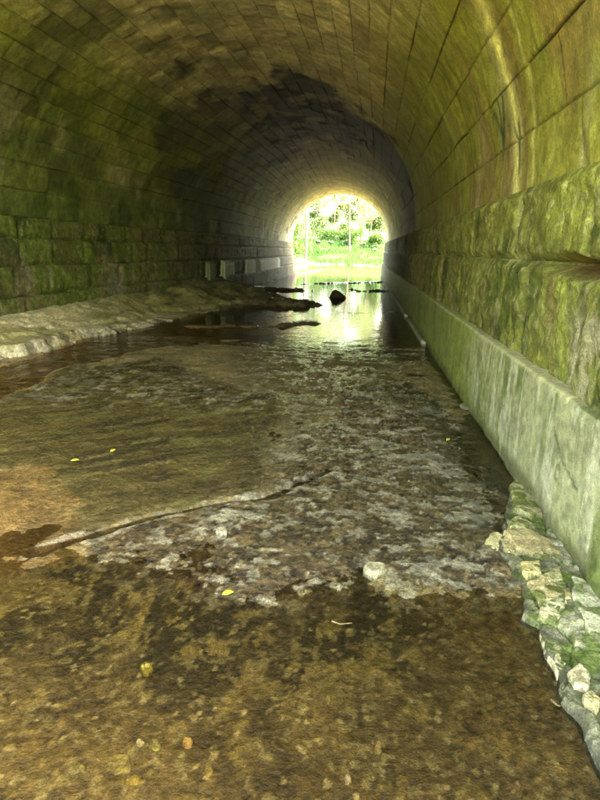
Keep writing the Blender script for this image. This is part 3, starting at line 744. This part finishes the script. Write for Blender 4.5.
G1 = 'broken stones on the ledge below the concrete footing'
PY = (.35, .33, .20); PW = (.38, .365, .28); PG = (.27, .27, .16); PB = (.28, .25, .15)
slabs = [
 ([(511, 486), (519, 477), (530, 491), (542, 513), (531, 516), (515, 508)], .15, .22, PG, .35, 'green stained upright stone at the head of the ledge, touching the concrete face'),
 ([(488, 529), (493, 522), (504, 520), (506, 532), (492, 535)], .10, .14, PY, .1, 'small rounded yellowish stone at the upper left tip of the ledge'),
 ([(486, 545), (492, 535), (500, 534), (518, 544), (524, 551), (514, 555), (496, 551)], .085, .13, PY, .12, 'yellow lumpy stone overhanging the dark water just below the rounded tip stone'),
 ([(509, 521), (518, 516), (531, 523), (527, 528), (512, 527)], .125, .12, PG, .3, 'flat greenish stone right of the rounded yellowish tip stone'),
 ([(506, 533), (526, 529), (551, 540), (558, 553), (541, 556), (520, 547)], .115, .12, PB, .25, 'broad brownish layered slab in the middle of the upper ledge'),
 ([(522, 562), (538, 560), (541, 573), (526, 577)], .10, .10, (.46, .42, .22), .1, 'squarish yellow block below the brownish layered slab'),
 ([(544, 574), (560, 566), (563, 579), (547, 582)], .115, .10, PG, .3, 'dull olive block between the yellow square block and the concrete'),
 ([(509, 603), (512, 588), (528, 580), (537, 596), (537, 617), (520, 615)], .085, .14, PW, .05, 'large whitish angular stone at the left edge of the ledge'),
 ([(531, 583), (542, 577), (568, 590), (568, 597), (538, 598)], .115, .11, PB, .3, 'wedge shaped mossy stone right of the large whitish stone'),
 ([(539, 600), (566, 599), (571, 614), (552, 621), (540, 619)], .12, .12, (.42, .41, .30), .25, 'pale flat stone with green patches below the mossy wedge'),
 ([(540, 629), (544, 621), (551, 632), (561, 648), (565, 662), (559, 676), (548, 656)], .095, .13, PW, .08, 'long narrow white slab edging the brown stream'),
 ([(567, 673), (580, 664), (591, 675), (588, 689), (575, 686)], .115, .11, PW, .12, 'round topped white stone on the mossy lower ledge'),
 ([(572, 577), (584, 580), (604, 600), (612, 640), (588, 632), (576, 602)], .16, .16, (.40, .42, .33), .25, 'pale grey slab leaning against the foot of the concrete'),
 ([(583, 694), (592, 690), (602, 700), (596, 708), (586, 703)], .105, .10, PY, .1, 'small cream stone low on the mossy ledge near the photo edge'),
 ([(557, 693), (568, 689), (584, 718), (588, 742), (575, 736), (562, 712)], .075, .13, (.12, .115, .09), .1, 'dark striped slab at the lower edge of the ledge beside the brown stream'),
 ([(590, 782), (600, 760), (620, 770), (612, 812), (592, 806)], .07, .12, (.16, .165, .13), .15, 'dark grey stone in the lower right corner'),
]
for i, (pts, zt, th, colr, moss, lab) in enumerate(slabs):
    cp_ = np.mean(pts, axis=0); pts = [tuple(cp_+(np.array(p)-cp_)*1.16) for p in pts]
    q_ = poly(pts, .09); lz = np.median([ledge_z(*((p+q_.mean(0))/2)) for p in q_]+[ledge_z(*q_.mean(0))])
    slab('ledge_stone', pts, lz+.011, .05, np.array(colr)*(1.45, 1.36, 1.08), moss, lab, 'stone', G1, seed=900+i*11, tilt=(random.uniform(-.06, .06), random.uniform(-.06, .06)), res=72, edge=.012, rough=.007)

def ngon(px, py, rx, ry, n=8, seed=0):
    r = random.Random(seed)
    return [(px+rx*math.cos(2*math.pi*i/n)*r.uniform(.75, 1.15), py+ry*math.sin(2*math.pi*i/n)*r.uniform(.75, 1.15)) for i in range(n)]
loose = [
 ((375, 567, 12, 7), .035, .05, (.60, .57, .42), 'pale cream flat stone alone among the white patches in mid stream', 'stone'),
 ((348, 777, 5, 6), .020, .03, (.58, .52, .38), 'small round cream pebble at the bottom of the foreground', 'pebble'),
 ((146, 667, 8, 7), .012, .03, (.33, .29, .06), 'round yellow olive pebble in the left foreground', 'pebble'),
 ((120, 763, 15, 14), .000, .025, (.26, .23, .09), 'largest flat olive stone under the water in the left foreground', 'flat stone'),
 ((133, 779, 11, 7), .001, .025, (.30, .24, .06), 'ochre flat stone touching the largest olive stone from below', 'flat stone'),
 ((155, 744, 8, 8), .001, .025, (.30, .27, .11), 'flat buff stone right of the white chip in the left foreground', 'flat stone'),
 ((140, 741, 6, 4), .004, .025, (.50, .46, .30), 'small white chip left of the flat buff stone', 'stone chip'),
 ((187, 741, 8, 6), .008, .03, (.48, .33, .13), 'orange cream stone at the right of the left foreground stones', 'stone'),
 ((80, 766, 9, 7), .000, .025, (.24, .22, .09), 'dim flat stone left of the largest olive stone', 'flat stone'),
 ((208, 768, 7, 10), .000, .025, (.30, .24, .09), 'tall narrow ochre stone in the bottom foreground', 'flat stone'),
 ((328, 698, 4, 5), .012, .03, (.40, .34, .15), 'small yellowish pebble in the centre of the brown foreground', 'pebble'),
 ((378, 745, 5, 8), .006, .03, (.40, .33, .16), 'oblong tan pebble right of centre in the brown foreground', 'pebble'),
 ((467, 405, 9, 4), .05, .09, (.40, .38, .24), 'pale stone against the foot of the concrete in mid distance', 'stone'),
 ((222, 529, 7, 4), .02, .04, (.50, .48, .38), 'white angular stone at the left of the white patches', 'stone'),
 ((232, 318, 3, 2.2), .05, .11, (.52, .50, .42), 'pale stone at the left end of the row in the far shallows', 'stone'),
 ((251, 321, 3, 2), .05, .11, (.50, .48, .40), 'pale stone second from the left in the row in the far shallows', 'stone'),
 ((266, 321, 2.6, 1.6), .05, .11, (.48, .46, .38), 'pale stone third from the left in the row in the far shallows', 'stone'),
 ((274, 330, 2.4, 1.6), .04, .11, (.50, .48, .40), 'pale stone nearest in the row in the far shallows', 'stone'),
 ((124, 346, 9, 2.2), .02, .09, (.44, .38, .22), 'flat pale stone in the orange pool below the rock shelf', 'stone'),
 ((192, 341, 6, 2), .02, .09, (.42, .35, .17), 'small tan stone in the orange pool, right of the flat pale one', 'stone'),
]
for i, ((px, py, rx, ry), zt, th, colr, lab, cat) in enumerate(loose):
    dist = float(np.linalg.norm(at(px, py)))
    gx_, gy_ = at(px, py, 0); bz = bed_z(gx_, gy_); flat = cat == 'flat stone'
    hh = .006 if flat else min(.030, .45*max(rx, ry)*dist/FPX + .004)
    slab('pebble' if cat == 'pebble' else ('flat_stone' if flat else 'stone'), ngon(px, py, rx, ry, 9, i), bz+hh, hh+.014, np.array(colr)*(.62, .60, .50), 0, lab, cat, 'loose stones in the stream', seed=1300+i*7, edge=max(.010, .45*ry*dist/FPX) if not flat else .02, rough=.002, res=30)

def boulder(name, px, py, z, size, col, label, cat, seed=0, group=None):
    import bmesh
    x, y = at(px, py, z)
    bm = bmesh.new(); bmesh.ops.create_icosphere(bm, subdivisions=5, radius=1)
    P = np.array([v.co[:] for v in bm.verts])
    d = fbm(P[:, 0]*1.3+5, P[:, 1]*1.3, P[:, 2]*1.3, oct=5, seed=seed)
    # chop to facets
    r = np.ones(len(P)); rr = np.random.default_rng(seed)
    for k in range(11):
        nrm = rr.normal(size=3); nrm /= np.linalg.norm(nrm); h = rr.uniform(.62, .9)
        dt = P@nrm; r = np.where(dt > 0, np.minimum(r, h/np.maximum(dt, 1e-3)), r)
    r = r*(.86+.28*d)
    P = P*r[:, None]*np.array(size)
    for v, p in zip(bm.verts, P): v.co = p
    me = bpy.data.meshes.new(name); bm.to_mesh(me); bm.free()
    a = me.attributes.new('albedo', 'FLOAT_COLOR', 'POINT'); cc = np.ones((len(P), 4), np.float32)
    cc[:, :3] = np.asarray(col)*(.55+.9*fbm(P[:, 0]*9, P[:, 1]*9, P[:, 2]*9, oct=4, seed=seed+3))[:, None]; a.data.foreach_set('color', cc.ravel())
    o = link(name, me, M_ROCK); o.location = (x, y, z+size[2]*.15); tag(o, label, cat, group); return o
boulder('boulder', 336, 298, 0, (.32, .24, .27), (.06, .05, .025), 'dark boulder standing alone in the bright reflecting pool', 'boulder', 31)
boulder('boulder', 5, 297, .52, (.24, .22, .18), (.30, .29, .22), 'grey boulder on the rock shelf against the left wall', 'boulder', 32)
boulder('boulder', 17, 298, .50, (.26, .16, .10), (.05, .045, .03), 'low dark boulder on the shelf right of the grey boulder', 'boulder', 33)

# leaves and twigs
def leaf(px, py, z, s, rot, label, mat=M_YLEAF):
    x, y = at(px, py, z)
    n = 9; V = []; F = []
    for i in range(n):
        t = i/(n-1); w = .42*math.sin(math.pi*min(1, t*1.02))**.8*(1-.25*t)
        zc = .10*math.sin(t*3)
        V += [(t-.5, -w*.8, zc+.12), (t-.5, 0, zc), (t-.5, w*.8, zc+.12)]
    for i in range(n-1):
        a = i*3; F += [(a, a+3, a+4, a+1), (a+1, a+4, a+5, a+2)]
    V = np.array(V)*s
    o = link('leaf', raw_mesh('leaf', V, F), mat); o.location = (x, y, z); o.rotation_euler = (.15, -.1, rot)
    sm = o.modifiers.new('thickness', 'SOLIDIFY'); sm.thickness = .0012
    tag(o, label, 'leaf', 'fallen leaves'); return o
leaf(228, 594, .012, .055, .4, 'bright yellow green leaf on the brown stream bed below the grey rock')
leaf(75, 461, .03, .06, .2, 'yellow leaf low in the left stream, left of its twin')
leaf(113, 451, .035, .05, 1.1, 'yellow leaf in the left stream, further from the camera')
leaf(448, 440, .035, .05, .9, 'small lime leaf near the concrete on the dark water')
def twig(pts, r, label, col=(.16, .12, .055)):
    import bmesh
    P = [Vector((*at(a, b, z), z)) for a, b, z in pts]; V = []; F = []; k = 6
    for i, p in enumerate(P):
        d = (P[min(i+1, len(P)-1)]-P[max(i-1, 0)]).normalized(); s = d.cross(Vector((0, 0, 1))).normalized(); u = s.cross(d)
        rr = r*(1-.6*i/(len(P)-1))
        V += [tuple(p+(s*math.cos(2*math.pi*j/k)+u*math.sin(2*math.pi*j/k))*rr) for j in range(k)]
    for i in range(len(P)-1):
        for j in range(k): F.append((i*k+j, i*k+(j+1) % k, (i+1)*k+(j+1) % k, (i+1)*k+j))
    o = link('twig', raw_mesh('twig', V, F, np.zeros((len(V), 3))+np.array(col)), M_ROCK); tag(o, label, 'twig', 'twigs in the stream'); return o
twig([(332, 621, .01), (340, 624, .014), (352, 623, .01)], .005, 'short tan twig in the centre where brown meets grey rock')
twig([(552, 700, .012), (557, 705, .02), (560, 706, .012)], .006, 'tiny cream twig beside the dark striped slab')

# ------------------------------------------------------------------ outside the far portal
def terrain():
    xs = np.concatenate([np.linspace(-90, -14, 50)[:-1], np.linspace(-14, 12, 150)[:-1], np.linspace(12, 90, 50)]); yy = np.concatenate([np.linspace(41.3, 90, 220)[:-1], np.linspace(90, 260, 60)])
    X, Y = np.meshgrid(xs, yy, indexing='ij')
    n = fbm(X*.35, Y*.35, oct=5, seed=1500)
    chan = ss(-6.6, -5.4, X+(n-.5)*1.5)*ss(4.8, 3.4, X+(n-.5)*1.5)
    bank = ss(66, 73, Y + (n-.5)*3 + .12*(X+3))
    Z = -.22*chan + (1-chan)*(.5+.8*ss(-6, -12, X)+.8*ss(4, 10, X)) 
    Z = np.where(chan > 0, Z, Z); Z = Z*(1-bank) + bank*(.05)
    Z = Z + ss(69, 88, Y + .15*(X+3))*2.6 + (n-.5)*.25 + ss(90, 200, Y)*9
    Z = Z + ss(60, 65, Y)*ss(74, 69, Y)*(fbm(X*1.2, Y*.8, oct=4, seed=1501)-.47)*.8
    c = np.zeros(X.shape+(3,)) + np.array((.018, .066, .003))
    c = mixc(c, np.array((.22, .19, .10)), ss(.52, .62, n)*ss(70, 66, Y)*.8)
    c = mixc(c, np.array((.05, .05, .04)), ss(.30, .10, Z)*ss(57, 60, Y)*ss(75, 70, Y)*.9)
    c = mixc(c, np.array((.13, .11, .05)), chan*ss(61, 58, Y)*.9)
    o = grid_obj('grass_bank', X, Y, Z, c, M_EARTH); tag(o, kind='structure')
    return lambda x, y: float(Z[np.abs(xs-x).argmin(), np.abs(yy-y).argmin()])
hgt = terrain()
def near_ground():
    xs = np.linspace(-80, 80, 80); yy = np.concatenate([np.linspace(-120, -12, 30)[:-1], np.linspace(-12, -2.0, 24)])
    X, Y = np.meshgrid(xs, yy, indexing='ij'); n = fbm(X*.3, Y*.3, oct=4, seed=1510)
    chan = ss(-9, -6.5, X+(n-.5)*2)*ss(4.5, 2.2, X+(n-.5)*2)
    Z = (1-chan)*(1.2+n*.8) - .25*chan + ss(25, 80, -Y)*4
    c = np.zeros(X.shape+(3,)) + np.array((.085, .13, .02)); c = mixc(c, np.array((.32, .29, .19)), chan*.9)
    o = grid_obj('meadow', X, Y, Z, c, M_EARTH); tag(o, kind='structure')
near_ground()
# a ground sheet to the horizon
def base():
    V = [(-900, -900, -1.2), (900, -900, -1.2), (900, 900, -1.2), (-900, 900, -1.2)]
    o = link('ground', raw_mesh('ground', V, [(0, 1, 2, 3)], np.zeros((4, 3))+np.array((.08, .11, .025))), M_EARTH); tag(o, kind='structure')
base()

def leaf_cloud(name, centers, radii, n, size, mat, seed):
    r = np.random.default_rng(seed)
    k = r.integers(0, len(centers), n); c = np.array(centers)[k]; rad = np.array(radii)[k]
    d = r.normal(size=(n, 3)); d /= np.linalg.norm(d, axis=1)[:, None]
    p = c + d*(rad*(r.random(n)**.45)[:, None])
    a = r.normal(size=(n, 3)); a /= np.linalg.norm(a, axis=1)[:, None]
    b = np.cross(a, r.normal(size=(n, 3))); b /= np.linalg.norm(b, axis=1)[:, None]
    s = size*(.6+.8*r.random(n))[:, None]
    V = np.stack([p-a*s, p-b*s*.5, p+a*s, p+b*s*.5], 1).reshape(-1, 3)
    return raw_mesh(name, V, np.arange(4*n).reshape(-1, 4))
def limb_mesh(paths, k=7):
    V = []; F = []
    for P, r0, r1 in paths:
        P = [Vector(p) for p in P]; b = len(V)
        for i, p in enumerate(P):
            d = (P[min(i+1, len(P)-1)]-P[max(i-1, 0)]).normalized()
            s = d.cross(Vector((.3, .9, .1))).normalized(); u = s.cross(d); rr = r0+(r1-r0)*i/(len(P)-1)
            V += [tuple(p+(s*math.cos(2*math.pi*j/k)+u*math.sin(2*math.pi*j/k))*rr) for j in range(k)]
        for i in range(len(P)-1):
            for j in range(k): F.append((b+i*k+j, b+i*k+(j+1) % k, b+(i+1)*k+(j+1) % k, b+(i+1)*k+j))
    return V, F
def tree(x, y, h, r, lean, seed, label, leaves=2600, lsize=.16, low=.35):
    rr = random.Random(seed); z = hgt(x, y)-.1
    root = empty('tree', (x, y, z)); tag(root, label, 'tree', 'trees on the far bank')
    tr = [(0+lean*t*h+.12*math.sin(t*5+seed), .1*math.cos(t*4+seed), t*h) for t in np.linspace(0, 1, 8)]
    paths = [(tr, r, r*.18)]; cent = []; rad = []
    for i in range(13):
        t = rr.uniform(low, .97); b = Vector(tr[min(7, int(t*7))]); an = rr.uniform(0, 6.28); L = h*rr.uniform(.16, .34)*(1.15-t*.5)
        e = b+Vector((math.cos(an)*L, math.sin(an)*L, L*rr.uniform(.3, .7)))
        m = (b+e)/2+Vector((0, 0, -.08*L))
        paths.append(([b, m, e], r*.32*(1.1-t*.6), .015))
        cent += [tuple(e), tuple((e+m)/2)]; rad += [(L*.55, L*.55, L*.42), (L*.45, L*.45, L*.36)]
    V, F = limb_mesh(paths)
    link('trunk', raw_mesh('trunk', V, F), M_BARK, root)
    link('crown', leaf_cloud('crown', cent, rad, leaves, lsize, M_LEAF, seed), M_LEAF, root, False)
tree(-6.6, 69.0, 14, .17, .0, 1, 'straight bare lower trunk with pale leaves at the left of the far opening', 2880, .15, .45)
tree(-1.9, 78.0, 13, .15, -.02, 2, 'slender tree with thin leaves right of centre in the far opening', 2720, .15, .3)
tree(-8.5, 89.0, 15, .09, .02, 3, 'tall tree behind the straight trunk at left of the far opening', 4160, .18)
tree(-4.6, 95.0, 16, .09, .0, 4, 'tall pale tree in the middle of the far wood', 4160, .18)
tree(0.8, 91.0, 14, .09, .03, 5, 'leaning leafy tree at the right of the far opening', 4160, .18)
tree(-12.5, 99.0, 17, .22, .0, 6, 'broad tree at the left end of the far wood', 4160, .2)
tree(4.2, 102.0, 16, .2, -.02, 7, 'broad tree at the right end of the far wood', 4160, .2)
rw = random.Random(77)
for i, (tx, ty, th_, side_) in enumerate(((-16, 100, 11, 'leftmost dense tree of the back row'), (-10.5, 106, 12, 'second dense tree from the left in the back row'), (-5.5, 103, 9, 'third dense tree from the left in the back row'), (-.8, 107, 10, 'fourth dense tree from the left in the back row'), (3.8, 104, 11, 'second dense tree from the right in the back row'), (9.0, 108, 12, 'rightmost dense tree of the back row'))):
    tree(tx, ty, th_, .09, rw.uniform(-.02, .02), 300+i, side_, 3200, .22, .12)
def bush(x, y, h, w, seed, label, n=2200, ls=.10):
    z = hgt(x, y); rr = random.Random(seed)
    root = empty('bush', (x, y, z)); tag(root, label, 'bush', 'bushes on the far bank')
    cent = [(rr.uniform(-w, w)*.6, rr.uniform(-w, w)*.6, h*rr.uniform(.25, .85)) for _ in range(9)]; rad = [(w*.45, w*.45, h*.26)]*9
    link('foliage', leaf_cloud('foliage', cent, rad, n, ls, M_BUSH, seed), M_BUSH, root, False)
    V, F = limb_mesh([([(0, 0, -.1), (c_[0]*.5, c_[1]*.5, c_[2]*.5), c_], .035, .01) for c_ in cent], 5)
    link('stem', raw_mesh('stem', V, F), M_BARK, root)
bush(-6.3, 50.0, 3.6, 1.2, 21, 'bright green leafy bush just left inside the far opening', 3200)
bush(-7.2, 57.0, 3.0, 1.5, 22, 'lower green bush behind the leafy one at left of the opening', 2600)
bush(-1.6, 83.0, 2.2, 1.6, 23, 'rounded bush at the foot of the slender tree', 2400)
bush(-3.6, 87.0, 1.6, 1.8, 24, 'low spreading bush in the middle of the bank top', 2400)
bush(1.6, 81.0, 1.8, 1.4, 25, 'low bush at the right of the bank top', 2200)
bush(-5.8, 91.0, 1.8, 2.0, 26, 'low bush between the tall trees at left', 2200)

# grass on the bank (uncountable)
def grass():
    r = np.random.default_rng(5); n = 26000
    x = r.uniform(-11, 7, n); y = 70+r.random(n)**1.3*24
    keep = fbm(x*.8, y*.8, oct=3, seed=1600) > .36; x = x[keep]; y = y[keep]; n = len(x)
    z = np.array([hgt(a, b) for a, b in zip(x, y)])
    h = r.uniform(.15, .5, n); a = r.uniform(0, 6.28, n); w = .02
    l = r.normal(size=(n, 2))*.12
    p = np.stack([x, y, z], 1); d = np.stack([np.cos(a)*w, np.sin(a)*w, np.zeros(n)], 1)
    mid = p+np.stack([l[:, 0]*.4, l[:, 1]*.4, h*.6], 1); tip = p+np.stack([l[:, 0], l[:, 1], h], 1)
    V = np.stack([p-d, p+d, mid+d*.7, tip, mid-d*.7], 1).reshape(-1, 3)
    i = np.arange(n)*5
    F = np.concatenate([np.stack([i, i+1, i+2, i+4], 1), np.stack([i+4, i+2, i+3, i+3], 1)[:, :4]])
    me = bpy.data.meshes.new('grass'); F3 = [tuple(q) for q in np.stack([i, i+1, i+2, i+4], 1)] + [tuple(q) for q in np.stack([i+4, i+2, i+3], 1)]
    me.from_pydata(V.tolist(), [], F3); me.update()
    o = link('grass', me, M_GRASS, None, False); tag(o, 'short bright grass on the far bank', 'grass', kind='stuff')
grass()

def ray_hit_bank(px, py):
    "first point of the bank seen at a pixel"
    d = (fw*FPX + r2*(px-300) + u2*(400-py)); d = d/d.y
    for y in np.linspace(62, 96, 700):
        p = Vector((0, 0, EYE))+d*y
        if p.z < hgt(p.x, p.y): return p
    return Vector((0, 0, EYE))+d*80
for i, (px, py, lab) in enumerate(((318, 244.5, 'leftmost dark lump on the grass bank outside'), (331, 245.5, 'second dark lump from the left on the grass bank'), (346, 245.5, 'middle dark lump on the grass bank'), (362, 247, 'fourth dark lump from the left on the grass bank'), (374, 252.5, 'lowest and rightmost dark lump on the grass bank'))):
    p = ray_hit_bank(px, py); b = boulder('bank_stone', px, py, 0, (.40, .24, .27), (.02, .022, .012), lab, 'stone', 40+i, 'dark lumps on the bank'); b.location = p+Vector((0, 0, .34))
# fallen log left of the opening
def log():
    a = Vector((-6.2, 47.5, .75)); b = Vector((-3.6, 55.5, .12)); mid = (a+b)/2+Vector((.05, 0, -.12))
    V, F = limb_mesh([([a, a.lerp(mid, .5)+Vector((0, 0, .02)), mid, mid.lerp(b, .6), b], .14, .07), ([mid, mid+Vector((.5, .2, .35))], .03, .01)], 10)
    o = link('fallen_log', raw_mesh('fallen_log', V, F), M_BARK); tag(o, 'dark fallen log sloping down to the water at left of the far opening', 'log')
log()

# ------------------------------------------------------------------ light
w = bpy.data.worlds.new('World'); scn.world = w; w.use_nodes = True
nt = w.node_tree; bg = nt.nodes['Background']
sky = nt.nodes.new('ShaderNodeTexSky'); sky.sky_type = 'NISHITA'; sky.sun_disc = False
SUN_EL = math.radians(52); SUN_AZ = math.radians(91)       # azimuth measured clockwise from +Y
sky.sun_elevation = SUN_EL; sky.sun_rotation = SUN_AZ; sky.air_density = .7; sky.dust_density = 6.0; sky.ozone_density = .5
hz = nt.nodes.new('ShaderNodeVectorMath'); hz.operation = 'MULTIPLY'; hz.inputs[1].default_value = (1.08, 1.0, .74)   # pale hazy daylight
nt.links.new(sky.outputs[0], hz.inputs[0]); nt.links.new(hz.outputs[0], bg.inputs[0]); bg.inputs[1].default_value = .15
sd_ = bpy.data.lights.new('sun', 'SUN'); sd_.energy = 2.2; sd_.angle = math.radians(.5); sd_.color = (1, .95, .86)
so_ = bpy.data.objects.new('sun', sd_); C.objects.link(so_)
dirv = Vector((math.sin(SUN_AZ)*math.cos(SUN_EL), math.cos(SUN_AZ)*math.cos(SUN_EL), math.sin(SUN_EL)))
so_.rotation_euler = dirv.to_track_quat('Z', 'Y').to_euler()

vs = scn.view_settings
scn.display_settings.display_device = 'sRGB'
vs.view_transform = 'Standard'; vs.look = 'None'; vs.gamma = 1; vs.use_curve_mapping = False
vs.exposure = 5.3
cy = scn.cycles
cy.use_guiding = True; cy.use_denoising = True; cy.denoiser = 'OPENIMAGEDENOISE'; cy.denoising_input_passes = 'RGB_ALBEDO_NORMAL'; cy.denoising_prefilter = 'NONE'
cy.max_bounces = 14; cy.diffuse_bounces = 8; cy.glossy_bounces = 5; cy.transparent_max_bounces = 16
cy.caustics_reflective = False; cy.caustics_refractive = False; cy.sample_clamp_indirect = .5
